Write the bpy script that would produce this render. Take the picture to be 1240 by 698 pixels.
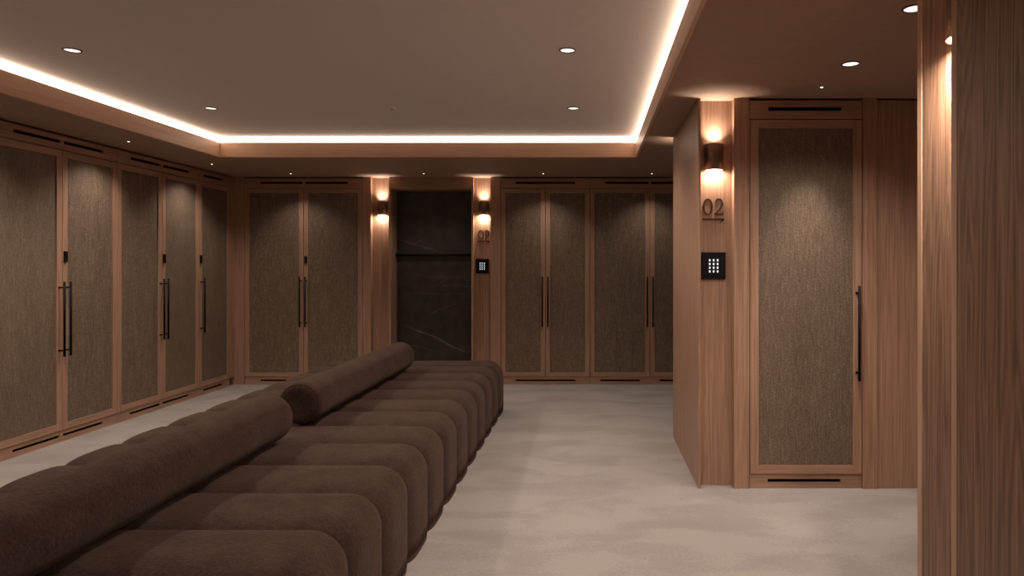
import bpy, bmesh, math, random
from mathutils import Vector, Matrix
random.seed(7)
for o in list(bpy.data.objects):
    bpy.data.objects.remove(o)
scene = bpy.context.scene
C = scene.collection
PI = math.pi

# ------------------------------------------------------------------ camera
CAM_H = 1.365
cd = bpy.data.cameras.new('camera')
cd.sensor_width = 36.0
cd.lens = 826.0 / 1240.0 * 36.0
cd.shift_x = -94.0 / 1240.0
cd.shift_y = -26.0 / 1240.0
cd.clip_start = 0.02
cam = bpy.data.objects.new('camera', cd)
C.objects.link(cam)
cam.location = (0, 0, CAM_H)
cam.rotation_euler = (PI / 2, 0, 0)
scene.camera = cam

# ------------------------------------------------------------------ world / exposure
w = bpy.data.worlds.new('world')
scene.world = w
w.use_nodes = True
w.node_tree.nodes['Background'].inputs[0].default_value = (0.9, 0.75, 0.6, 1)
w.node_tree.nodes['Background'].inputs[1].default_value = 0.0
scene.view_settings.view_transform = 'Standard'
scene.view_settings.look = 'None'
scene.view_settings.gamma = 1.0
scene.view_settings.use_curve_mapping = False
scene.view_settings.exposure = 0.6
scene.cycles.max_bounces = 12
scene.cycles.diffuse_bounces = 7

# light levels (W for lamps, radiance for glowing surfaces)
P_DOWN = 64.0        # recessed downlights in the raised ceiling
P_PASS = 32.0        # downlights in the passage soffit
P_PIN = 10.0          # pin spots in front of the wardrobes
P_SCONCE = 1.2       # open ends of the wall lamps
P_BULB = 0.12
E_COVE = 3.5
WARM = (1.0, 0.85, 0.70)
WARM_DOWN = (1.0, 0.88, 0.78)
WARM_COVE = (1.0, 0.82, 0.65)

# ------------------------------------------------------------------ material helpers
def s2l(c):
    return tuple(((v / 255) / 12.92 if v / 255 <= 0.04045 else ((v / 255 + 0.055) / 1.055) ** 2.4) for v in c)

def new_mat(name):
    m = bpy.data.materials.new(name)
    m.use_nodes = True
    nt = m.node_tree
    b = nt.nodes['Principled BSDF']
    return m, nt, b

def N(nt, typ, **kw):
    n = nt.nodes.new(typ)
    for k, v in kw.items():
        if k in n.inputs:
            n.inputs[k].default_value = v
        else:
            setattr(n, k, v)
    return n

def ramp(nt, stops):
    r = nt.nodes.new('ShaderNodeValToRGB')
    while len(r.color_ramp.elements) < len(stops):
        r.color_ramp.elements.new(0.5)
    for e, (p, c) in zip(r.color_ramp.elements, stops):
        e.position = p
        e.color = (*c, 1)
    return r

def coords(nt, scale, rand=True):
    tc = nt.nodes.new('ShaderNodeTexCoord')
    mp = nt.nodes.new('ShaderNodeMapping')
    mp.inputs['Scale'].default_value = scale
    nt.links.new(tc.outputs['Object'], mp.inputs['Vector'])
    if rand:
        oi = nt.nodes.new('ShaderNodeObjectInfo')
        cx = nt.nodes.new('ShaderNodeCombineXYZ')
        ml = N(nt, 'ShaderNodeMath', operation='MULTIPLY')
        ml.inputs[1].default_value = 37.0
        nt.links.new(oi.outputs['Random'], ml.inputs[0])
        for i in range(3):
            nt.links.new(ml.outputs[0], cx.inputs[i])
        ad = N(nt, 'ShaderNodeVectorMath', operation='ADD')
        nt.links.new(mp.outputs[0], ad.inputs[0])
        nt.links.new(cx.outputs[0], ad.inputs[1])
        return ad.outputs[0]
    return mp.outputs[0]

def wood(name, axis='z', dark=(0.265, 0.149, 0.095), mid=(0.365, 0.212, 0.139), light=(0.455, 0.274, 0.184),
         fine=95.0, figure=9.0, fig_amt=0.22, rough=0.45, rings=80.0):
    m, nt, b = new_mat(name)
    along = 1.1
    sc1 = [fine] * 3
    sc2 = [figure] * 3
    i = 'xyz'.index(axis)
    sc1[i] = along * 1.6
    sc2[i] = 0.35
    v1 = coords(nt, sc1)
    v2 = coords(nt, sc2)
    n1 = N(nt, 'ShaderNodeTexNoise', Scale=1.0, Detail=4.0, Roughness=0.65)
    n2 = N(nt, 'ShaderNodeTexNoise', Scale=1.0, Detail=3.0, Roughness=0.5, Distortion=0.35)
    nt.links.new(v1, n1.inputs['Vector'])
    nt.links.new(v2, n2.inputs['Vector'])
    # growth-ring figure from the contour lines of the slow noise
    mu = N(nt, 'ShaderNodeMath', operation='MULTIPLY'); mu.inputs[1].default_value = rings
    nt.links.new(n2.outputs['Fac'], mu.inputs[0])
    sn = N(nt, 'ShaderNodeMath', operation='SINE')
    nt.links.new(mu.outputs[0], sn.inputs[0])
    ma = N(nt, 'ShaderNodeMath', operation='MULTIPLY_ADD')
    ma.inputs[1].default_value = 0.5 * fig_amt * 0.55
    ma.inputs[2].default_value = 0.0
    nt.links.new(sn.outputs[0], ma.inputs[0])
    ad = N(nt, 'ShaderNodeMath', operation='ADD')
    nt.links.new(n1.outputs['Fac'], ad.inputs[0])
    nt.links.new(ma.outputs[0], ad.inputs[1])
    r = ramp(nt, [(0.28, dark), (0.5, mid), (0.74, light)])
    nt.links.new(ad.outputs[0], r.inputs[0])
    nt.links.new(r.outputs[0], b.inputs['Base Color'])
    b.inputs['Roughness'].default_value = rough
    b.inputs['Specular IOR Level'].default_value = 0.3
    bp = N(nt, 'ShaderNodeBump', Strength=0.10, Distance=0.002)
    nt.links.new(n1.outputs['Fac'], bp.inputs['Height'])
    nt.links.new(bp.outputs[0], b.inputs['Normal'])
    return m

def plain(name, col, rough=0.6, metal=0.0, spec=0.4, bump=0.0, bscale=200.0, vary=0.0):
    m, nt, b = new_mat(name)
    b.inputs['Base Color'].default_value = (*col, 1)
    b.inputs['Roughness'].default_value = rough
    b.inputs['Metallic'].default_value = metal
    b.inputs['Specular IOR Level'].default_value = spec
    v = coords(nt, (1, 1, 1))
    n = N(nt, 'ShaderNodeTexNoise', Scale=bscale, Detail=3.0)
    nt.links.new(v, n.inputs['Vector'])
    if vary:
        n3 = N(nt, 'ShaderNodeTexNoise', Scale=bscale * 0.05, Detail=3.0)
        nt.links.new(v, n3.inputs['Vector'])
        r = ramp(nt, [(0.3, tuple(c * (1 - vary) for c in col)), (0.7, tuple(min(1, c * (1 + vary)) for c in col))])
        nt.links.new(n3.outputs['Fac'], r.inputs[0])
        nt.links.new(r.outputs[0], b.inputs['Base Color'])
    if bump:
        bp = N(nt, 'ShaderNodeBump', Strength=bump, Distance=0.002)
        nt.links.new(n.outputs['Fac'], bp.inputs['Height'])
        nt.links.new(bp.outputs[0], b.inputs['Normal'])
    return m

def glow(name, col, strength):
    m, nt, b = new_mat(name)
    b.inputs['Base Color'].default_value = (*col, 1)
    b.inputs['Emission Color'].default_value = (*col, 1)
    b.inputs['Emission Strength'].default_value = strength
    return m

M = {}
M['wood'] = wood('oak_vertical', 'z')
M['wood_h'] = wood('oak_horizontal', 'x')
M['wood_y'] = wood('oak_lengthwise', 'y')
M['wood_bold'] = wood('oak_bold_figure', 'z', dark=(0.150, 0.079, 0.049), mid=(0.235, 0.131, 0.084), light=(0.32, 0.189, 0.126),
                      fine=90.0, figure=5.0, fig_amt=0.42, rings=170.0)
M['fascia_lit_y'] = wood('oak_fascia_lit_lengthwise', 'y', dark=(0.48, 0.295, 0.195), mid=(0.55, 0.345, 0.235), light=(0.62, 0.395, 0.275), fig_amt=0.1)  # oak lightened in colour to make up for weak cove light
M['fascia_lit_x'] = wood('oak_fascia_lit_crosswise', 'x', dark=(0.48, 0.295, 0.195), mid=(0.55, 0.345, 0.235), light=(0.62, 0.395, 0.275), fig_amt=0.1)  # same lightened colour, grain running across
M['lipping'] = wood('oak_lipping', 'z', dark=(0.38, 0.24, 0.155), mid=(0.45, 0.285, 0.19), light=(0.52, 0.34, 0.23))
M['ceiling'] = plain('ceiling_plaster', (0.85, 0.785, 0.74), 0.9, bump=0.02, bscale=400, vary=0.012)
M['soffit'] = plain('soffit_brown_paint', (0.35, 0.228, 0.168), 0.75, bump=0.05, bscale=300, vary=0.04)
M['plain_wall'] = plain('brown_wall', (0.2, 0.13, 0.09), 0.8, vary=0.04)
M['black'] = plain('black_metal', (0.008, 0.006, 0.005), 0.6, 0.0, 0.12, bump=0.02)
M['void'] = plain('dark_interior', (0.006, 0.004, 0.003), 0.9, spec=0.1)
M['bronze'] = plain('bronze_body', (0.16, 0.085, 0.058), 0.45, 0.35, bump=0.03)
M['bronze_dark'] = plain('numeral_bronze', (0.05, 0.024, 0.015), 0.45, 0.3, bump=0.03)
M['keypad'] = plain('keypad_glass', (0.004, 0.004, 0.005), 0.45, 0.0, 0.15, bump=0.004)
M['trim_ring'] = plain('lamp_ring', (0.10, 0.07, 0.055), 0.5, 0.2, bump=0.02)
M['white_plastic'] = plain('pale_plastic', (0.55, 0.47, 0.42), 0.5, bump=0.02)
M['cove'] = glow('cove_led', WARM_COVE, E_COVE)
M['lamp'] = glow('lamp_face', (1.0, 0.86, 0.78), 0.8)
M['pin'] = glow('pin_face', (1.0, 0.86, 0.74), 1.6)
M['sconce_glow'] = glow('sconce_glow', (1.0, 0.86, 0.70), 3.0)
M['key'] = glow('key_glow', (0.86, 0.93, 1.0), 0.42)

def make_fabric():
    m, nt, b = new_mat('woven_gold_fabric')
    va = coords(nt, (165, 165, 9))
    vb = coords(nt, (55, 55, 230))
    vc = coords(nt, (11, 11, 2.0))
    vd = coords(nt, (190, 190, 150))
    na = N(nt, 'ShaderNodeTexNoise', Scale=1.0, Detail=3.0, Roughness=0.6)
    nb = N(nt, 'ShaderNodeTexNoise', Scale=1.0, Detail=2.0, Roughness=0.6)
    nc = N(nt, 'ShaderNodeTexNoise', Scale=1.0, Detail=2.0)
    nd = N(nt, 'ShaderNodeTexNoise', Scale=1.0, Detail=1.0)
    for v, n in ((va, na), (vb, nb), (vc, nc), (vd, nd)):
        nt.links.new(v, n.inputs['Vector'])
    a1 = N(nt, 'ShaderNodeMath', operation='ADD')
    nt.links.new(na.outputs['Fac'], a1.inputs[0]); nt.links.new(nb.outputs['Fac'], a1.inputs[1])
    a2 = N(nt, 'ShaderNodeMath', operation='ADD')
    lw = N(nt, 'ShaderNodeMath', operation='MULTIPLY_ADD'); lw.inputs[1].default_value = 0.22; lw.inputs[2].default_value = 0.39
    nt.links.new(nc.outputs['Fac'], lw.inputs[0])
    nt.links.new(a1.outputs[0], a2.inputs[0]); nt.links.new(lw.outputs[0], a2.inputs[1])
    a3 = N(nt, 'ShaderNodeMath', operation='ADD')
    nt.links.new(a2.outputs[0], a3.inputs[0]); nt.links.new(nd.outputs['Fac'], a3.inputs[1])
    dv = N(nt, 'ShaderNodeMath', operation='MULTIPLY'); dv.inputs[1].default_value = 0.25
    nt.links.new(a3.outputs[0], dv.inputs[0])
    r = ramp(nt, [(0.39, (0.080, 0.052, 0.034)), (0.5, (0.154, 0.106, 0.072)), (0.57, (0.235, 0.168, 0.118)), (0.64, (0.46, 0.35, 0.26))])
    nt.links.new(dv.outputs[0], r.inputs[0])
    nt.links.new(r.outputs[0], b.inputs['Base Color'])
    b.inputs['Roughness'].default_value = 0.55
    b.inputs['Specular IOR Level'].default_value = 0.35
    bp = N(nt, 'ShaderNodeBump', Strength=0.5, Distance=0.002)
    nt.links.new(dv.outputs[0], bp.inputs['Height'])
    nt.links.new(bp.outputs[0], b.inputs['Normal'])
    return m
M['fabric'] = make_fabric()

def make_carpet():
    m, nt, b = new_mat('beige_carpet')
    v = coords(nt, (1, 1, 1), False)
    vs = coords(nt, (1.6, 3.4, 1), False)
    n1 = N(nt, 'ShaderNodeTexNoise', Scale=1.0, Detail=4.0, Roughness=0.55, Distortion=0.4)
    nt.links.new(vs, n1.inputs['Vector'])
    n2 = N(nt, 'ShaderNodeTexNoise', Scale=260.0, Detail=2.0)
    n3 = N(nt, 'ShaderNodeTexNoise', Scale=60.0, Detail=5.0, Roughness=0.8)
    for n in (n2, n3):
        nt.links.new(v, n.inputs['Vector'])
    a = N(nt, 'ShaderNodeMath', operation='MULTIPLY_ADD'); a.inputs[1].default_value = 0.7
    nt.links.new(n3.outputs['Fac'], a.inputs[0]); nt.links.new(n1.outputs['Fac'], a.inputs[2])
    a2 = N(nt, 'ShaderNodeMath', operation='MULTIPLY_ADD'); a2.inputs[1].default_value = 0.3
    nt.links.new(n2.outputs['Fac'], a2.inputs[0]); nt.links.new(a.outputs[0], a2.inputs[2])
    r = ramp(nt, [(0.68, (0.25, 0.216, 0.197)), (1.0, (0.288, 0.250, 0.229)), (1.32, (0.326, 0.285, 0.262))])
    nt.links.new(a2.outputs[0], r.inputs[0])
    nt.links.new(r.outputs[0], b.inputs['Base Color'])
    b.inputs['Roughness'].default_value = 0.95
    b.inputs['Specular IOR Level'].default_value = 0.1
    b.inputs['Sheen Weight'].default_value = 0.15
    bp = N(nt, 'ShaderNodeBump', Strength=0.5, Distance=0.004)
    nt.links.new(n2.outputs['Fac'], bp.inputs['Height'])
    nt.links.new(bp.outputs[0], b.inputs['Normal'])
    return m
M['carpet'] = make_carpet()

def make_plush(name, lo, hi):
    m, nt, b = new_mat(name)
    v = coords(nt, (1, 1, 1))
    n1 = N(nt, 'ShaderNodeTexNoise', Scale=9.0, Detail=4.0, Roughness=0.6)
    n2 = N(nt, 'ShaderNodeTexNoise', Scale=80.0, Detail=4.0, Roughness=0.8)
    for n in (n1, n2):
        nt.links.new(v, n.inputs['Vector'])
    a = N(nt, 'ShaderNodeMath', operation='MULTIPLY_ADD'); a.inputs[1].default_value = 0.62
    w1 = N(nt, 'ShaderNodeMath', operation='MULTIPLY'); w1.inputs[1].default_value = 0.38
    nt.links.new(n1.outputs['Fac'], w1.inputs[0])
    nt.links.new(n2.outputs['Fac'], a.inputs[0]); nt.links.new(w1.outputs[0], a.inputs[2])
    r = ramp(nt, [(0.36, lo), (0.64, hi)])
    nt.links.new(a.outputs[0], r.inputs[0])
    nt.links.new(r.outputs[0], b.inputs['Base Color'])
    b.inputs['Roughness'].default_value = 0.9
    b.inputs['Specular IOR Level'].default_value = 0.08
    b.inputs['Sheen Weight'].default_value = 0.14
    b.inputs['Sheen Roughness'].default_value = 0.5
    b.inputs['Sheen Tint'].default_value = (0.85, 0.6, 0.48, 1)
    bp = N(nt, 'ShaderNodeBump', Strength=0.8, Distance=0.008)
    nt.links.new(n2.outputs['Fac'], bp.inputs['Height'])
    nt.links.new(bp.outputs[0], b.inputs['Normal'])
    return m
M['plush'] = make_plush('brown_plush', (0.023, 0.0118, 0.0083), (0.067, 0.0380, 0.0285))
M['plush_shaded'] = make_plush('brown_plush_shaded', (0.023, 0.0115, 0.0080), (0.064, 0.0350, 0.0250))  # same fabric as the cushions; bolster shading put into the colour

def make_stone():
    m, nt, b = new_mat('dark_veined_stone')
    v = coords(nt, (1, 1, 1), False)
    n2 = N(nt, 'ShaderNodeTexNoise', Scale=7.0, Detail=5.0)
    n1 = N(nt, 'ShaderNodeTexNoise', Scale=3.0, Detail=4.0)
    for n in (n1, n2):
        nt.links.new(v, n.inputs['Vector'])
    sx = N(nt, 'ShaderNodeSeparateXYZ'); nt.links.new(v, sx.inputs[0])
    def mth(op, *a):
        n = N(nt, 'ShaderNodeMath', operation=op)
        for q, val in enumerate(a):
            if isinstance(val, (int, float)):
                n.inputs[q].default_value = val
            else:
                nt.links.new(val, n.inputs[q])
        return n.outputs[0]
    total = None
    wob = mth('MULTIPLY', mth('SUBTRACT', n1.outputs['Fac'], 0.5), 0.09)
    # fine straight mineral veins of the slab: (x0, z0, x1, z1, half width, strength)
    for x0, z0, x1, z1, hw_, st in ((-0.40, 0.69, 0.40, 0.33, 0.0045, 0.9), (-0.02, 0.50, 0.46, 0.30, 0.003, 0.6), (-0.46, 1.055, 0.46, 1.03, 0.004, 0.35),
                                    (-0.05, 1.15, 0.46, 1.13, 0.004, 0.4), (-0.10, 0.79, 0.24, 0.93, 0.0035, 0.5), (-0.45, 1.69, 0.10, 1.53, 0.005, 0.55),
                                    (-0.27, 1.61, -0.16, 1.71, 0.004, 0.45), (-0.40, 0.46, 0.10, 0.33, 0.004, 0.3), (-0.38, 1.27, 0.44, 1.22, 0.012, 0.14),
                                    (-0.20, 2.02, 0.40, 1.80, 0.004, 0.12), (-0.05, 1.11, 0.16, 1.25, 0.004, 0.25)):
        L_ = math.hypot(x1 - x0, z1 - z0); ux, uz = (x1 - x0) / L_, (z1 - z0) / L_
        dd = mth('ADD', mth('MULTIPLY', sx.outputs['X'], -uz), mth('MULTIPLY', sx.outputs['Z'], ux))
        dd = mth('ABSOLUTE', mth('ADD', mth('SUBTRACT', dd, -uz * x0 + ux * z0), wob))
        al_ = mth('ADD', mth('MULTIPLY', sx.outputs['X'], ux), mth('MULTIPLY', sx.outputs['Z'], uz))
        al_ = mth('DIVIDE', mth('ABSOLUTE', mth('SUBTRACT', al_, ux * (x0 + x1) / 2 + uz * (z0 + z1) / 2)), L_ / 2)
        fade = mth('MULTIPLY', mth('MAXIMUM', mth('SUBTRACT', 1.0, al_), 0.0), 2.0)
        line = mth('MAXIMUM', mth('SUBTRACT', 1.0, mth('DIVIDE', dd, hw_ * 2.2)), 0.0)
        val = mth('MULTIPLY', mth('MULTIPLY', line, mth('MINIMUM', fade, 1.0)), st)
        total = val if total is None else mth('MAXIMUM', total, val)
    mk = N(nt, 'ShaderNodeMath', operation='MULTIPLY'); nt.links.new(total, mk.inputs[0]); nt.links.new(n2.outputs['Fac'], mk.inputs[1])
    rb = ramp(nt, [(0.3, (0.029, 0.024, 0.020)), (0.7, (0.056, 0.045, 0.037))])
    nt.links.new(n2.outputs['Fac'], rb.inputs[0])
    mx = N(nt, 'ShaderNodeMix', data_type='RGBA')
    nt.links.new(mk.outputs[0], mx.inputs['Factor'])
    nt.links.new(rb.outputs[0], mx.inputs['A'])
    mx.inputs['B'].default_value = (0.30, 0.245, 0.195, 1)
    nt.links.new(mx.outputs['Result'], b.inputs['Base Color'])
    b.inputs['Roughness'].default_value = 0.45
    b.inputs['Specular IOR Level'].default_value = 0.3
    return m
M['stone'] = make_stone()

# ------------------------------------------------------------------ mesh helpers
def add_box(bm, x0, x1, y0, y1, z0, z1):
    vs = [bm.verts.new(p) for p in ((x0, y0, z0), (x1, y0, z0), (x1, y1, z0), (x0, y1, z0),
                                    (x0, y0, z1), (x1, y0, z1), (x1, y1, z1), (x0, y1, z1))]
    fs = [(3, 2, 1, 0), (4, 5, 6, 7), (0, 1, 5, 4), (1, 2, 6, 5), (2, 3, 7, 6), (3, 0, 4, 7)]
    return [bm.faces.new([vs[i] for i in f]) for f in fs]

def boxes(*bs, bevel=0.0):
    bm = bmesh.new()
    for b in bs:
        add_box(bm, *b)
    if bevel:
        bmesh.ops.bevel(bm, geom=bm.edges[:], offset=bevel, segments=2, profile=0.6, affect='EDGES')
    return bm

def add_cyl(bm, p0, p1, r0, r1=None, seg=20, caps=True):
    r1 = r0 if r1 is None else r1
    p0 = Vector(p0); p1 = Vector(p1)
    d = (p1 - p0).normalized()
    a = Vector((0, 0, 1)) if abs(d.z) < 0.9 else Vector((1, 0, 0))
    u = d.cross(a).normalized(); v = d.cross(u)
    ra = []; rb = []
    for i in range(seg):
        t = 2 * PI * i / seg
        q = u * math.cos(t) + v * math.sin(t)
        ra.append(bm.verts.new(p0 + q * r0)); rb.append(bm.verts.new(p1 + q * r1))
    for i in range(seg):
        j = (i + 1) % seg
        f = bm.faces.new((ra[i], ra[j], rb[j], rb[i])); f.smooth = True
    if caps:
        bm.faces.new(ra[::-1]); bm.faces.new(rb)

def lathe(bm, prof, centre=(0, 0, 0), seg=32, closed=False):
    """prof: list of (r, z) turned about the z axis"""
    rings = []
    for r, z in prof:
        rings.append([bm.verts.new((centre[0] + r * math.cos(2 * PI * i / seg), centre[1] + r * math.sin(2 * PI * i / seg), centre[2] + z)) for i in range(seg)])
    n = len(rings)
    for k in range(n if closed else n - 1):
        a, b = rings[k], rings[(k + 1) % n]
        for i in range(seg):
            j = (i + 1) % seg
            f = bm.faces.new((a[i], a[j], b[j], b[i])); f.smooth = True

def obj(name, bm, mat, parent=None, smooth=False):
    me = bpy.data.meshes.new(name)
    bmesh.ops.recalc_face_normals(bm, faces=bm.faces[:])
    bm.to_mesh(me); bm.free()
    if smooth:
        for p in me.polygons:
            p.use_smooth = True
    me.materials.append(M[mat])
    o = bpy.data.objects.new(name, me)
    C.objects.link(o)
    if parent:
        o.parent = parent
    return o

def tag(o, label, cat, group=None):
    o['label'] = label; o['category'] = cat
    if group:
        o['group'] = group
    return o

def thing(name, label, cat, loc=(0, 0, 0), rz=0.0, group=None):
    o = bpy.data.objects.new(name, None)
    o.empty_display_size = 0.1
    C.objects.link(o)
    o.location = loc; o.rotation_euler = (0, 0, rz)
    return tag(o, label, cat, group)

def struct(name, bm, mat, label=None, parent=None):
    o = obj(name, bm, mat, parent)
    o['kind'] = 'structure'
    if label:
        o['label'] = label
    return o

def copy_tree(o, parent=None):
    c = o.copy(); C.objects.link(c); c.parent = parent
    for ch in list(o.children):
        copy_tree(ch, c)
    return c

def dup(root, label, loc, rz=0.0):
    r = copy_tree(root)
    r.location = loc; r.rotation_euler = (0, 0, rz); r['label'] = label
    return r

# ------------------------------------------------------------------ key dimensions
ZS = 2.40            # soffit
ZT = 2.588           # raised ceiling
XL = -4.105          # left wardrobe fronts
YB = 7.885           # back wardrobe fronts
TX0, TX1, TY0, TY1 = -3.487, 0.434, -4.0, 6.43   # raised ceiling tray
XR = 4.2
YF = -4.6
PX = 0.668           # outer face of the partition block
PY0, PY1 = 4.19, 5.455

# ------------------------------------------------------------------ room shell
struct('floor', boxes((-4.5, XR + 0.1, YF - 0.1, 8.3, -0.12, 0)), 'carpet', 'pale beige mottled carpet across the room')
struct('ceiling', boxes((TX0 - 0.06, TX1 + 0.06, TY0 - 0.06, TY1 + 0.06, ZT, ZT + 0.12)), 'ceiling', 'raised smooth taupe ceiling panel')
struct('ceiling_border', boxes((-4.5, TX0 - 0.02, YF - 0.1, 8.3, ZS, ZS + 0.3),
                               (TX1 + 0.02, XR + 0.1, YF - 0.1, 8.3, ZS, ZS + 0.3),
                               (TX0 - 0.02, TX1 + 0.02, TY1 + 0.02, 8.3, ZS, ZS + 0.3),
                               (TX0 - 0.02, TX1 + 0.02, YF - 0.1, TY0 - 0.02, ZS, ZS + 0.3)), 'soffit',
       'dark brown lowered ceiling border around the raised panel')
struct('wall_back', boxes((-4.5, XR + 0.1, 8.24, 8.3, 0, ZS)), 'plain_wall')
struct('wall_left', boxes((-4.5, -4.44, YF, 8.24, 0, ZS)), 'plain_wall')
struct('wall_right', boxes((XR, XR + 0.1, YF, 8.24, 0, ZS)), 'wood')
struct('wall_front', boxes((-4.5, XR + 0.1, YF - 0.1, YF, 0, ZS)), 'wood')

# fascia boards of the tray
ZF = 2.535
struct('trim_1', boxes((TX0 - 0.02, TX0, TY0 - 0.02, TY1 + 0.02, ZS - 0.003, ZF)), 'fascia_lit_y', 'oak fascia board on the left side of the raised ceiling')
struct('trim_2', boxes((TX0, TX1, TY1, TY1 + 0.02, ZS - 0.003, ZF)), 'fascia_lit_x', 'oak fascia board at the far end of the raised ceiling')
struct('trim_3', boxes((TX1, TX1 + 0.02, TY0 - 0.02, TY1 + 0.02, ZS - 0.003, ZF)), 'fascia_lit_y', 'oak fascia board on the right side of the raised ceiling')
struct('trim_4', boxes((TX0, TX1, TY0 - 0.02, TY0, ZS - 0.003, ZF)), 'fascia_lit_x')

# cove light: a linear diffuser standing on the fascia
cove = thing('cove_light', 'continuous warm white linear light running round the raised ceiling edge', 'cove light', (TX0, TY1, ZF))
e = 0.006
zc0, zc1 = 0.002, 0.0525
def cv(x0, x1, y0, y1):
    return boxes((x0 - TX0, x1 - TX0, y0 - TY1, y1 - TY1, zc0, zc1))
obj('light_strip', cv(TX0 - 0.016, TX0 - e, TY0, TY1), 'cove', cove)
obj('light_strip', cv(TX0 - e, TX1 + e, TY1 + e, TY1 + 0.016), 'cove', cove)
obj('light_strip', cv(TX1 + e, TX1 + 0.016, TY0, TY1), 'cove', cove)
obj('light_strip', cv(TX0 - e, TX1 + e, TY0 - 0.016, TY0 - e), 'cove', cove)

# ------------------------------------------------------------------ wardrobes
Z_D0, Z_D1 = 0.090, 2.268      # door bottom / top
FR = 0.052                     # frame rail width
HND_Z = (0.668, 1.247)

def slotted_board(W, z0, z1, sz0, sz1, slots, y0, t):
    bm = bmesh.new()
    add_box(bm, 0.0015, W - 0.0015, y0, y0 + t, z0, sz0)
    add_box(bm, 0.0015, W - 0.0015, y0, y0 + t, sz1, z1)
    xs = [0.0015]
    for a, b in slots:
        xs += [a, b]
    xs.append(W - 0.0015)
    for i in range(0, len(xs), 2):
        if xs[i + 1] - xs[i] > 0.001:
            add_box(bm, xs[i], xs[i + 1], y0, y0 + t, sz0, sz1)
    return bm

def handle_mesh(x):
    bm = bmesh.new()
    add_cyl(bm, (x, -0.042, HND_Z[0]), (x, -0.042, HND_Z[1]), 0.0085, seg=14)
    for z in (HND_Z[0] + 0.045, HND_Z[1] - 0.045):
        add_cyl(bm, (x, 0.001, z), (x, -0.042, z), 0.0055, seg=10)
        add_cyl(bm, (x, 0.001, z), (x, -0.003, z), 0.009, seg=12)
    return bm

def wardrobe(label, loc, rz, W, doors, top_slots, bot_slots, group):
    t = thing('wardrobe', label, 'wardrobe', loc, rz, group)
    obj('carcass', boxes((0.001, W - 0.001, 0.026, 0.33, 0.0, 2.385)), 'void', t)
    h = obj('header', slotted_board(W, Z_D1 + 0.005, 2.386, 2.322, 2.347, top_slots, 0.0, 0.02), 'wood_h', t)
    for a, b in top_slots:
        obj('vent_slot', boxes((a + 0.0005, b - 0.0005, 0.017, 0.0195, 2.3225, 2.3465)), 'void', h)
    p = obj('plinth', slotted_board(W, 0.0, Z_D0 - 0.003, 0.036, 0.057, bot_slots, 0.008, 0.017), 'wood_h', t)
    for a, b in bot_slots:
        obj('vent_slot', boxes((a + 0.0005, b - 0.0005, 0.022, 0.0245, 0.0365, 0.0565)), 'void', p)
    for d in doors:
        x0, x1 = d['x'][0] + 0.0024, d['x'][1] - 0.0024
        zi0, zi1 = Z_D0 + FR, Z_D1 - FR
        dr = obj('door', boxes((x0, x0 + FR, 0, 0.022, Z_D0, Z_D1), (x1 - FR, x1, 0, 0.022, Z_D0, Z_D1), bevel=0.0012), 'wood', t)
        obj('rail', boxes((x0 + FR, x1 - FR, 0, 0.022, zi1, Z_D1), bevel=0.0012), 'wood_h', dr)
        obj('rail', boxes((x0 + FR, x1 - FR, 0, 0.022, Z_D0, zi0), bevel=0.0012), 'wood_h', dr)
        obj('fabric_panel', boxes((x0 + FR, x1 - FR, 0.009, 0.0215, zi0, zi1), bevel=0.003), 'fabric', dr)
        s = d.get('handle')
        if s:
            hx = x0 + 0.030 if s == 'L' else x1 - 0.030
            obj('handle', handle_mesh(hx), 'black', dr)
        if d.get('lock'):
            lx = x0 + 0.024
            bm = boxes((lx - 0.0145, lx + 0.0145, -0.014, 0.001, 1.400, 1.485), bevel=0.003)
            lk = obj('lock', bm, 'black', dr)
            bm = bmesh.new(); add_cyl(bm, (lx, -0.0135, 1.463), (lx, -0.0165, 1.463), 0.006, seg=14)
            lk2 = obj('lock_knob', bm, 'black', dr)
    return t

GL = 'wardrobes along the left wall'
GB = 'wardrobes along the back wall'
WL = 0.62
def left_pair(y0, label, lock=True):
    return wardrobe(label, (XL, y0, 0), PI / 2, 2 * WL,
                    [{'x': (0, WL), 'handle': 'R'}, {'x': (WL, 2 * WL), 'handle': 'L', 'lock': lock}],
                    [(0.17, 0.602), (0.638, 1.07)], [(0.17, 0.602), (0.638, 1.07)], GL)
YL0 = 4.69
left_pair(YL0 - 2 * WL, 'oak wardrobe with two fabric doors at the near end of the left wall')
left_pair(YL0, 'two-door oak wardrobe on left wall with the largest fabric doors in view')
left_pair(YL0 + 2 * WL, 'two-door oak wardrobe on left wall, second pair of doors from the left')
wardrobe('narrow single-door oak wardrobe on left wall beside the back corner', (XL, YL0 + 4 * WL, 0), PI / 2, WL,
         [{'x': (0, WL), 'handle': 'L', 'lock': True}], [(0.09, 0.475)], [(0.09, 0.475)], GL)
struct('wall_left_end_post', boxes((XL - 0.33, XL, YL0 + 5 * WL + 0.003, YB - 0.0005, 0.09, ZS)), 'wood')
struct('wall_left_panel', boxes((XL - 0.33, XL, YF, YL0 - 2 * WL - 0.002, 0, ZS)), 'wood')

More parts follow.
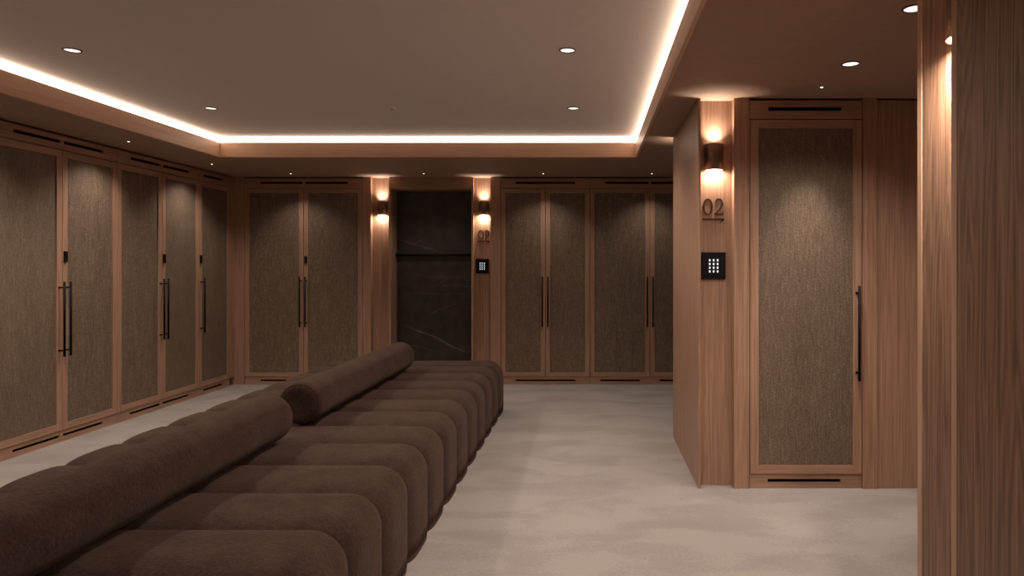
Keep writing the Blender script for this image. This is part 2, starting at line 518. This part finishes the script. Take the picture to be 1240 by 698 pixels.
XA = -3.989
struct('wall_back_corner_post', boxes((XL - 0.33, XA - 0.002, YB, YB + 0.33, 0, ZS)), 'wood')
WA = 0.6825
wardrobe('two-door oak wardrobe on back wall left of the dark stone alcove', (XA, YB, 0), 0, 2 * WA,
         [{'x': (0, WA), 'handle': 'R'}, {'x': (WA, 2 * WA), 'handle': 'L', 'lock': True}],
         [(0.18, 0.668), (0.697, 1.195)], [(0.18, 0.668), (0.697, 1.195)], GB)
XB = -1.025
WB = 0.513
wardrobe('narrow two-door oak wardrobe on back wall right of the number 09', (XB, YB, 0), 0, 2 * WB,
         [{'x': (0, WB), 'handle': 'R'}, {'x': (WB, 2 * WB), 'handle': 'L'}],
         [(0.17, 0.853)], [(0.17, 0.86)], GB)
XC = XB + 2 * WB + 0.001
WC = 0.695
wardrobe('wide two-door oak wardrobe on back wall partly hidden by the partition', (XC, YB, 0), 0, 2 * WC,
         [{'x': (0, WC), 'handle': 'R'}, {'x': (WC, 2 * WC), 'handle': 'L'}],
         [(0.18, 0.682), (0.708, 1.21)], [(0.12, 0.58), (0.81, 1.27)], GB)
struct('wall_back_panel', boxes((XC + 2 * WC + 0.002, XR, YB, YB + 0.33, 0, ZS)), 'wood')

# ------------------------------------------------------------------ back wall alcove with its two niches
ND = 0.07
NL0, NL1 = -2.529, -2.322
NR0, NR1 = -1.345, -1.145
struct('wall_back_post', boxes((XA + 2 * WA + 0.002, NL0, YB - 0.004, YB + 0.33, 0, ZS), bevel=0.0015), 'wood')
struct('wall_back_niche', boxes((NL0, NL1, YB + ND, YB + 0.33, 0, ZS)), 'wood')
struct('trim_5', boxes((NL1, NL1 + 0.024, YB, YB + 0.33, 0, 2.262), bevel=0.0015), 'wood', 'oak jamb on the left of the stone alcove')
struct('trim_6', boxes((NR0 - 0.022, NR0, YB, YB + 0.33, 0, 2.262), bevel=0.0015), 'wood', 'oak jamb on the right of the stone alcove')
struct('trim_7', boxes((NL1, NR0, YB, YB + 0.33, 2.262, ZS), bevel=0.0015), 'wood_h', 'oak header over the stone alcove')
struct('wall_back_niche_number', boxes((NR0, NR1, YB + ND, YB + 0.33, 0, ZS)), 'wood')
struct('wall_back_post_right', boxes((NR1, XB - 0.002, YB - 0.004, YB + 0.33, 0, ZS), bevel=0.0015), 'wood')

YA = 8.13
al = thing('stone_panel', 'dark veined stone panel filling the alcove behind the sofa', 'stone panel', ((NL1 + NR0) / 2, YA, 0))
hw = (NR0 - 0.022 - NL1 - 0.024) / 2 - 0.001
xo = (NL1 + 0.024 + NR0 - 0.022) / 2 - (NL1 + NR0) / 2
obj('lower_slab', boxes((xo - hw, xo + hw, 0, 0.08, 0, 1.484), bevel=0.002), 'stone', al)
obj('upper_slab', boxes((xo - hw, xo + hw, 0, 0.08, 1.488, 2.261), bevel=0.002), 'stone', al)
rl = thing('wall_rail', 'thin black horizontal rail across the dark stone panel', 'rail', ((NL1 + NR0) / 2, YA, 1.50))
bm = bmesh.new(); add_cyl(bm, (xo - hw + 0.001, -0.03, 0), (xo + hw - 0.001, -0.03, 0), 0.014, seg=16)
obj('bar', bm, 'black', rl)
for sx in (-1, 1):
    bm = bmesh.new(); add_cyl(bm, (xo + sx * (hw - 0.05), -0.03, 0), (xo + sx * (hw - 0.05), 0.001, 0), 0.009, seg=12)
    obj('bracket', bm, 'black', rl)
    bm = bmesh.new(); add_cyl(bm, (xo + sx * (hw - 0.012), -0.03, 0), (xo + sx * hw, -0.03, 0), 0.024, seg=18)
    obj('end_flange', bm, 'black', rl)

# ------------------------------------------------------------------ partition block with wardrobe 02
NY = PY0 + ND
N0, N1 = PX + 0.015, 0.888
struct('wall_partition', boxes((PX + 0.016, XR, PY0 + 0.36, PY1, 0, ZS)), 'plain_wall')
struct('wall_partition_side', boxes((PX, PX + 0.015, PY0, PY1 + 0.001, 0, ZS), bevel=0.001), 'wood', 'tall oak side panel of the partition facing the sofa')
struct('wall_partition_niche', boxes((N0, N1, NY, PY0 + 0.36, 0, ZS)), 'wood', 'recessed oak panel carrying the number 02')
struct('wall_partition_post', boxes((N1, 0.982, PY0, PY0 + 0.36, 0, ZS), bevel=0.0015), 'wood', 'oak post between the number 02 and its wardrobe')
X2 = 0.984
W2 = 0.690
wardrobe('single-door oak wardrobe on the partition beside the number 02', (X2, PY0, 0), 0, W2,
         [{'x': (0, W2), 'handle': 'R'}], [(0.115, 0.567)], [(0.112, 0.56)], 'wardrobe on the partition')
struct('wall_partition_post_right', boxes((X2 + W2 + 0.002, 1.765, PY0 - 0.008, PY0 + 0.36, 0, ZS), bevel=0.0015), 'wood', 'oak post right of the partition wardrobe')
struct('wall_partition_panel', boxes((1.767, 2.60, PY0 + 0.004, PY0 + 0.36, 0, 2.388), bevel=0.001), 'wood', 'plain oak wall panel right of the partition wardrobe')
struct('wall_partition_panel_far', boxes((2.603, XR, PY0 + 0.004, PY0 + 0.36, 0, 2.388), bevel=0.001), 'wood')

# ------------------------------------------------------------------ block in the right foreground
FX, FY = 1.0, 2.08           # recessed face, far corner
GX, GY = 0.909, 1.715             # projecting near panel
struct('wall_near_core', boxes((FX + 0.02, XR, YF, FY - 0.02, 0, ZS)), 'plain_wall')
struct('wall_near_end', boxes((FX + 0.02, XR, FY - 0.02, FY, 0, ZS)), 'wood')
struct('trim_8', boxes((FX - 0.001, FX + 0.02, FY - 0.028, FY, 0, ZS), bevel=0.001), 'lipping', 'narrow oak edge strip at the corner of the near wall')
struct('wall_near_niche', boxes((FX, FX + 0.02, GY, FY - 0.0285, 0, ZS)), 'wood_bold', 'oak panel lit by the nearest wall lamp')
struct('trim_9', boxes((GX, FX + 0.02, GY - 0.026, GY, 0, ZS), bevel=0.001), 'lipping', 'narrow pale oak edge strip on the nearest panel')
struct('wall_near_panel', boxes((GX + 0.001, FX + 0.02, YF, GY - 0.0265, 0, ZS)), 'wood_bold', 'large dark oak panel at the right edge of the photograph')

# ------------------------------------------------------------------ lamps
def spot(name, parent, loc, power, angle, blend, col, radius=0.03, rot=(0, 0, 0)):
    l = bpy.data.lights.new(name, 'SPOT')
    l.energy = power; l.spot_size = angle; l.spot_blend = blend; l.color = col; l.shadow_soft_size = radius
    o = bpy.data.objects.new(name, l); C.objects.link(o)
    o.parent = parent; o.location = loc; o.rotation_euler = rot
    return o

def make_downlight(label, loc, power, group):
    t = thing('downlight', label, 'downlight', loc, 0, group)
    bm = bmesh.new()
    lathe(bm, [(0.040, -0.0005), (0.0475, -0.0005), (0.0475, -0.003), (0.044, -0.006), (0.040, -0.005)], closed=True)
    obj('trim_ring', bm, 'trim_ring', t)
    bm = bmesh.new()
    lathe(bm, [(0.0005, -0.003), (0.03, -0.0028), (0.0402, -0.001)])
    obj('lens', bm, 'lamp', t)
    spot('bulb', t, (0, 0, -0.012), power, math.radians(136), 0.7, WARM_DOWN, 0.085)
    return t

rowY = [5.26, 3.85, 2.44]
cols = [(-0.125, 'right'), (-2.92, 'left')]
first = None
lab = {('left', 0): 'round ceiling downlight in the far left of the raised ceiling',
       ('left', 1): 'round ceiling downlight in the near left of the raised ceiling',
       ('right', 0): 'round ceiling downlight in the far right of the raised ceiling',
       ('right', 1): 'round ceiling downlight in the near right of the raised ceiling'}
GD = 'downlights in the raised ceiling'
for k, y in enumerate(rowY):
    for x, side in cols:
        l = lab.get((side, k), 'round ceiling downlight above the near end of the sofa on its %s side' % side)
        if first is None:
            first = make_downlight(l, (x, y, ZT), P_DOWN, GD)
        else:
            dup(first, l, (x, y, ZT))
pd = make_downlight('round downlight in the dark soffit before the partition wardrobe', (1.33, 3.475, ZS), P_PASS, 'downlights in the passage soffit')
dup(pd, 'round downlight in the dark soffit beside the nearest oak panel', (1.30, 2.73, ZS))
dup(pd, 'round downlight deeper in the passage behind the near wall', (2.9, 3.1, ZS))

# small sprinkler cover
sp = thing('ceiling_sensor', 'small pale sensor in the middle of the raised ceiling', 'sensor', (-1.52, 5.26, ZT))
bm = bmesh.new(); lathe(bm, [(0.0005, -0.016), (0.012, -0.015), (0.018, -0.009), (0.021, -0.0005)])
obj('dome', bm, 'white_plastic', sp)
bm = bmesh.new(); lathe(bm, [(0.021, -0.0005), (0.030, -0.0005), (0.030, -0.003), (0.021, -0.004)], closed=True)
obj('base_ring', bm, 'ceiling', sp)

def make_pin(label, loc, rz, power, tilt, angle):
    t = thing('pin_spotlight', label, 'spotlight', loc, rz, 'pin spotlights in the soffit')
    bm = bmesh.new()
    lathe(bm, [(0.010, -0.0005), (0.016, -0.0005), (0.016, -0.003), (0.010, -0.004)], seg=20, closed=True)
    obj('trim_ring', bm, 'trim_ring', t)
    bm = bmesh.new()
    lathe(bm, [(0.0005, -0.0085), (0.006, -0.007), (0.0102, -0.002)], seg=20)
    obj('lens', bm, 'pin', t)
    spot('bulb', t, (0, 0, -0.014), power, math.radians(angle), 1.0, WARM_DOWN, 0.012, (math.radians(tilt), 0, 0))
    return t
# a local -y facing door lies at +y of its pin; the beam tilts towards it
for y, l in ((4.384, 'tiny pin spotlight in the soffit at the left edge of the photograph'),
             (5.624, 'tiny pin spotlight in the soffit over the largest left-hand doors'),
             (6.861, 'tiny pin spotlight in the soffit near the back left corner')):
    make_pin(l, (-3.80, y, ZS), PI / 2, P_PIN * 2.0, 0, 124)
for x, l in ((-3.315, 'tiny pin spotlight before the wardrobe left of the alcove'),
             (-1.84, 'tiny pin spotlight before the dark stone alcove'),
             (-0.515, 'tiny pin spotlight before the narrow two-door wardrobe'),
             (0.69, 'tiny pin spotlight before the wide wardrobe by the partition')):
    make_pin(l, (x, 7.565, ZS), 0, P_PIN * 1.4, -8, 124)
make_pin('tiny pin spotlight in the soffit over the partition wardrobe door', (1.334, 3.92, ZS), 0, P_PIN * 5.0, 6, 50)

# ---- wall sconces: open cylinder with a light source recessed at both ends (local: wall at y=0, lamp at -y)
S_Z0, S_Z1 = 1.965, 2.128
S_R, S_L = 0.060, -0.032
def half_round(bm, r0, z0, z1, y0=0.0, n=24):
    """solid half cylinder, flat side on y0"""
    a = []; b = []
    for i in range(n + 1):
        t = PI * i / n
        p = (r0 * math.cos(t), y0 - r0 * math.sin(t))
        a.append(bm.verts.new((p[0], p[1], z0))); b.append(bm.verts.new((p[0], p[1], z1)))
    for i in range(n):
        f = bm.faces.new((a[i], a[i + 1], b[i + 1], b[i])); f.smooth = True
    bm.faces.new((a[0], a[-1], b[-1], b[0]))
    bm.faces.new(a); bm.faces.new(b[::-1])
def make_sconce(label, loc, rz, k=1.0):
    t = thing('wall_sconce', label, 'wall lamp', loc, rz, 'half round up and down wall lamps')
    h = S_Z1 - S_Z0
    bm = bmesh.new()
    n = 28
    rows = []
    for i in range(n + 1):
        a = PI * i / n
        c, q = math.cos(a), -math.sin(a)
        rows.append([bm.verts.new((r * c, r * q, z)) for r, z in ((S_R, 0), (S_R, h), (S_R - 0.003, h), (S_R - 0.003, 0))])
    for a, b in zip(rows, rows[1:]):
        for q in range(4):
            f = bm.faces.new((a[q], a[(q + 1) % 4], b[(q + 1) % 4], b[q])); f.smooth = q in (0, 2)
    bm.faces.new(rows[0]); bm.faces.new(rows[-1][::-1])
    obj('shade', bm, 'bronze', t)
    for z, s in ((0.0, -1), (h, 1)):
        bm = bmesh.new()
        half_round(bm, S_R - 0.0035, z - s * 0.009, z - s * 0.001, -0.001)
        obj('diffuser', bm, 'sconce_glow', t)
    obj('back_plate', boxes((-S_R + 0.006, S_R - 0.006, -0.004, 0.0, 0.012, h - 0.012)), 'bronze', t)
    for z, s, rx in ((h, 1, PI), (0.0, -1, 0)):
        l = bpy.data.lights.new('bulb', 'AREA')
        l.shape = 'ELLIPSE'; l.size = 0.08; l.size_y = 0.032; l.energy = P_SCONCE * (k if s < 0 else min(k, 2.0) * 0.6); l.color = WARM
        if s > 0:
            l.spread = math.radians(112)
        o = bpy.data.objects.new('bulb', l); C.objects.link(o)
        o.parent = t; o.location = (0, S_L, z + s * 0.003); o.rotation_euler = (rx, 0, 0)
        if s < 0:
            l = bpy.data.lights.new('bulb', 'POINT')
            l.energy = P_BULB * min(k, 2.0); l.color = WARM; l.shadow_soft_size = 0.006
            o = bpy.data.objects.new('bulb', l); C.objects.link(o)
            o.parent = t; o.location = (0, S_L, z + s * 0.010)
    return t
sc = make_sconce('half-round bronze wall lamp on the partition above its room number and keypad', (0.775, NY, S_Z0), 0)
dup(sc, 'half-round bronze wall lamp left of the dark stone alcove', (-2.415, YB + ND, S_Z0), 0)
dup(sc, 'half-round bronze wall lamp on back wall right of the dark stone alcove', (-1.232, YB + ND, S_Z0), 0)
make_sconce('half-round bronze wall lamp cut off by the nearest oak panel', (FX, 1.79, S_Z0), -PI / 2, 11.5)
dup(sc, 'half-round bronze wall lamp on the hidden far side of the partition', (0.80, PY1, S_Z0), PI)

# ------------------------------------------------------------------ numbers and arrows
def stroke(bm, pts, t, y0=-0.007):
    """pts: (x, z, width) polyline; solid ribbon between y0 and 0"""
    n = len(pts)
    L = []; R = []
    for i, (x, z, wd) in enumerate(pts):
        a = pts[max(0, i - 1)]; b = pts[min(n - 1, i + 1)]
        d = Vector((b[0] - a[0], b[1] - a[1])).normalized()
        nx, nz = -d.y, d.x
        L.append((x + nx * wd / 2, z + nz * wd / 2)); R.append((x - nx * wd / 2, z - nz * wd / 2))
    rows = []
    for l, r in zip(L, R):
        rows.append([bm.verts.new((l[0], y0, l[1])), bm.verts.new((r[0], y0, r[1])), bm.verts.new((r[0], 0, r[1])), bm.verts.new((l[0], 0, l[1]))])
    for a, b in zip(rows, rows[1:]):
        for k in range(4):
            j = (k + 1) % 4
            bm.faces.new((a[k], a[j], b[j], b[k]))
    bm.faces.new(rows[0]); bm.faces.new(rows[-1][::-1])

def ring_digit(bm, cx, cz, rx, rz_, wmin, wmax):
    seg = 40
    inner = []; outer = []
    for i in range(seg):
        a = 2 * PI * i / seg
        wd = wmin + (wmax - wmin) * abs(math.cos(a)) ** 1.5
        outer.append((cx + rx * math.cos(a), cz + rz_ * math.sin(a)))
        inner.append((cx + (rx - wd) * math.cos(a), cz + (rz_ - wmin) * math.sin(a)))
    vo = [[bm.verts.new((p[0], y, p[1])) for p in outer] for y in (-0.007, 0)]
    vi = [[bm.verts.new((p[0], y, p[1])) for p in inner] for y in (-0.007, 0)]
    for i in range(seg):
        j = (i + 1) % seg
        bm.faces.new((vo[0][i], vo[0][j], vi[0][j], vi[0][i]))
        bm.faces.new((vo[1][i], vo[1][j], vi[1][j], vi[1][i]))
        bm.faces.new((vo[0][i], vo[0][j], vo[1][j], vo[1][i]))
        bm.faces.new((vi[0][i], vi[0][j], vi[1][j], vi[1][i]))

def arc(cx, cz, rx, rz_, a0, a1, w0, w1, n=14):
    out = []
    for i in range(n + 1):
        f = i / n
        a = math.radians(a0 + (a1 - a0) * f)
        out.append((cx + rx * math.cos(a), cz + rz_ * math.sin(a), w0 + (w1 - w0) * math.sin(PI * f)))
    return out

def number_sign(label, loc, second):
    t = thing('room_number', label, 'number sign', loc, 0, 'room numbers')
    bm = bmesh.new(); ring_digit(bm, -0.0345, 0.05, 0.031, 0.051, 0.0065, 0.0105)
    obj('digit', bm, 'bronze_dark', t)
    bm = bmesh.new()
    if second == 2:
        p = arc(0.034, 0.073, 0.0225, 0.0255, 168, 0, 0.005, 0.0085, 14)[:-1]
        p += [(0.0565, 0.068, 0.0105), (0.052, 0.055, 0.0105), (0.040, 0.036, 0.009), (0.022, 0.016, 0.0075), (0.0125, 0.0055, 0.007)]
        stroke(bm, p, 0)
        stroke(bm, [(0.009, 0.004, 0.008), (0.052, 0.004, 0.009), (0.060, 0.004, 0.009)], 0)
        stroke(bm, [(0.057, 0.004, 0.008), (0.062, 0.019, 0.004)], 0)
    else:
        ring_digit(bm, 0.034, 0.068, 0.0265, 0.033, 0.0065, 0.010)
        stroke(bm, [(0.0565, 0.066, 0.0095), (0.0545, 0.048, 0.0095), (0.046, 0.026, 0.0085), (0.031, 0.008, 0.007), (0.016, -0.001, 0.005)], 0)
    obj('digit', bm, 'bronze_dark', t)
    bm = bmesh.new()
    stroke(bm, [(-0.067, -0.028, 0.010), (0.066, -0.028, 0.010)], 0)
    stroke(bm, [(0.066, -0.0245, 0.006), (0.054, -0.038, 0.010), (0.040, -0.052, 0.004)], 0)
    obj('arrow', bm, 'bronze_dark', t)
    return t
def zpx(y, Y):
    return CAM_H + (323 - y) * Y / 826.0
number_sign('large bronze number 02 with arrow on the partition niche', (0.772, NY, zpx(260.3, NY)), 2)
number_sign('small bronze number 09 on the back wall beside the stone alcove', (-1.232, YB + ND, zpx(289.3, YB + ND)), 9)

# ------------------------------------------------------------------ keypads
def keypad(label, loc):
    t = thing('keypad', label, 'keypad', loc, 0, 'black door keypads')
    obj('plate', boxes((-0.075, 0.075, -0.014, 0, -0.084, 0.084), bevel=0.003), 'keypad', t)
    me = None
    for r in range(4):
        for c in range(3):
            if me is None:
                o = obj('key', boxes((-0.0048, 0.0048, -0.0165, -0.0135, -0.0066, 0.0066), bevel=0.0012), 'key', t); me = o.data
            else:
                o = bpy.data.objects.new('key', me); C.objects.link(o); o.parent = t
            o.location = ((c - 1) * 0.0245, 0, 0.034 - r * 0.0232)
    return t
keypad('larger black keypad with glowing keys on the partition niche', (0.7720, NY, zpx(322, NY)))
keypad('small distant black keypad on the back wall beside the stone alcove', (-1.250, YB + ND, zpx(322.5, YB + ND)))

# ------------------------------------------------------------------ sofa
PITCH = 0.378
SY1 = 6.52
NCH = 14
SXC = -1.655
SHW = 0.845          # half width at the bulge
SZ = 0.480           # height at the bulge
SAG = 0.032
sofa = thing('channel_sofa', 'long brown plush island sofa of rounded channel cushions', 'sofa', (SXC, SY1 - NCH * PITCH / 2, 0))
def channel_bm():
    R = 0.115
    hwi = SHW - SAG; zt = SZ - SAG; zb = 0.030
    path = []
    for k in range(5):
        path.append((hwi, zb + (zt - R - zb) * k / 5, 1, 0))
    for k in range(9):
        a = PI / 2 * k / 8
        path.append((hwi - R + R * math.cos(a), zt - R + R * math.sin(a), math.cos(a), math.sin(a)))
    for k in range(1, 18):
        path.append((hwi - R - (2 * (hwi - R)) * k / 18, zt, 0, 1))
    for k in range(9):
        a = PI / 2 + PI / 2 * k / 8
        path.append((-(hwi - R) + R * math.cos(a), zt - R + R * math.sin(a), math.cos(a), math.sin(a)))
    for k in range(1, 6):
        path.append((-hwi, zt - R - (zt - R - zb) * k / 5, -1, 0))
    nt_ = 20
    bm = bmesh.new()
    rows = []
    for j in range(nt_ + 1):
        t = -1 + 2 * j / nt_
        t = math.sin(t * PI / 2)           # more rows near the seams
        off = SAG * (1 - abs(t) ** 4.0)
        rows.append([bm.verts.new((x + nx * off, t * PITCH / 2 * 0.995, z + nz * off)) for x, z, nx, nz in path])
    for a, b in zip(rows, rows[1:]):
        for i in range(len(path) - 1):
            f = bm.faces.new((a[i], a[i + 1], b[i + 1], b[i])); f.smooth = True
    bm.faces.new(rows[0]); bm.faces.new(rows[-1][::-1])
    bm.faces.new([r[0] for r in rows] + [r[-1] for r in reversed(rows)])
    return bm
ch0 = obj('channel_cushion', channel_bm(), 'plush', sofa)
for k in range(NCH):
    o = ch0 if k == 0 else ch0.copy()
    if k:
        C.objects.link(o)
    o.location = (0, NCH * PITCH / 2 - PITCH * (k + 0.5), 0)
# scalloped base in the shaded plush copy, showing under the cushions
bm = bmesh.new()
ol = []
for side in (1, -1):
    seq = []
    for k in range(NCH):
        for j in range(10):
            t = -1 + 2 * j / 10
            seq.append((side * (SHW - SAG + 0.9 * SAG * (1 - abs(t) ** 4.0)), -NCH * PITCH / 2 + PITCH * (k + 0.5) + t * PITCH / 2))
    ol += seq if side == 1 else seq[::-1]
lo = [bm.verts.new((x, y, 0)) for x, y in ol]; hi = [bm.verts.new((x, y, 0.0295)) for x, y in ol]
for i in range(len(ol)):
    j = (i + 1) % len(ol)
    bm.faces.new((lo[i], lo[j], hi[j], hi[i]))
bm.faces.new(hi); bm.faces.new(lo[::-1])
obj('base', bm, 'plush_shaded', sofa)

def bolster(label, y0, y1):
    r = 0.120
    t = thing('bolster', label, 'bolster', (-1.611, (y0 + y1) / 2, SZ + 0.003), 0, 'roll bolsters along the sofa')
    L = y1 - y0; er = 0.042
    prof = [(0.0005, -L / 2 + 0.004), (r - er - 0.02, -L / 2 + 0.001)]
    for k in range(9):
        a = -PI / 2 + PI / 2 * k / 8
        prof.append((r - er + er * math.cos(a), -L / 2 + er + er * math.sin(a)))
    for k in range(1, 24):
        prof.append((r + 0.0022 * math.sin(k * 1.7), -L / 2 + er + (L - 2 * er) * k / 24))
    for k in range(9):
        a = PI / 2 * k / 8
        prof.append((r - er + er * math.cos(a), L / 2 - er + er * math.sin(a)))
    prof += [(r - er - 0.02, L / 2 - 0.001), (0.0005, L / 2 - 0.004)]
    bm = bmesh.new()
    lathe(bm, prof, seg=56)
    bmesh.ops.rotate(bm, verts=bm.verts[:], cent=(0, 0, 0), matrix=Matrix.Rotation(-PI / 2, 3, 'X'))
    bmesh.ops.translate(bm, verts=bm.verts[:], vec=(0, 0, r))
    obj('cover', bm, 'plush_shaded', t)
    # end seam piping
    for s in (-1, 1):
        bm = bmesh.new()
        seg = 48
        rr = r - er * 0.30; yy = s * (L / 2 - er * 0.30)
        prev = None; ring0 = None
        rings = []
        for i in range(seg):
            a = 2 * PI * i / seg
            c = Vector((rr * math.cos(a), yy, r + rr * math.sin(a)))
            rad = Vector((math.cos(a), 0, math.sin(a)))
            rings.append([bm.verts.new(c + (rad * math.cos(b) + Vector((0, 1, 0)) * math.sin(b)) * 0.0035) for b in (0, PI / 2, PI, 1.5 * PI)])
        for i in range(seg):
            a, b = rings[i], rings[(i + 1) % seg]
            for k in range(4):
                j = (k + 1) % 4
                f = bm.faces.new((a[k], a[j], b[j], b[k])); f.smooth = True
        obj('piping', bm, 'plush_shaded', t)
    return t
bolster('brown roll bolster on the far half of the sofa', 3.77, 5.84)
bolster('brown roll bolster nearest the camera on the sofa', 1.20, 3.46)
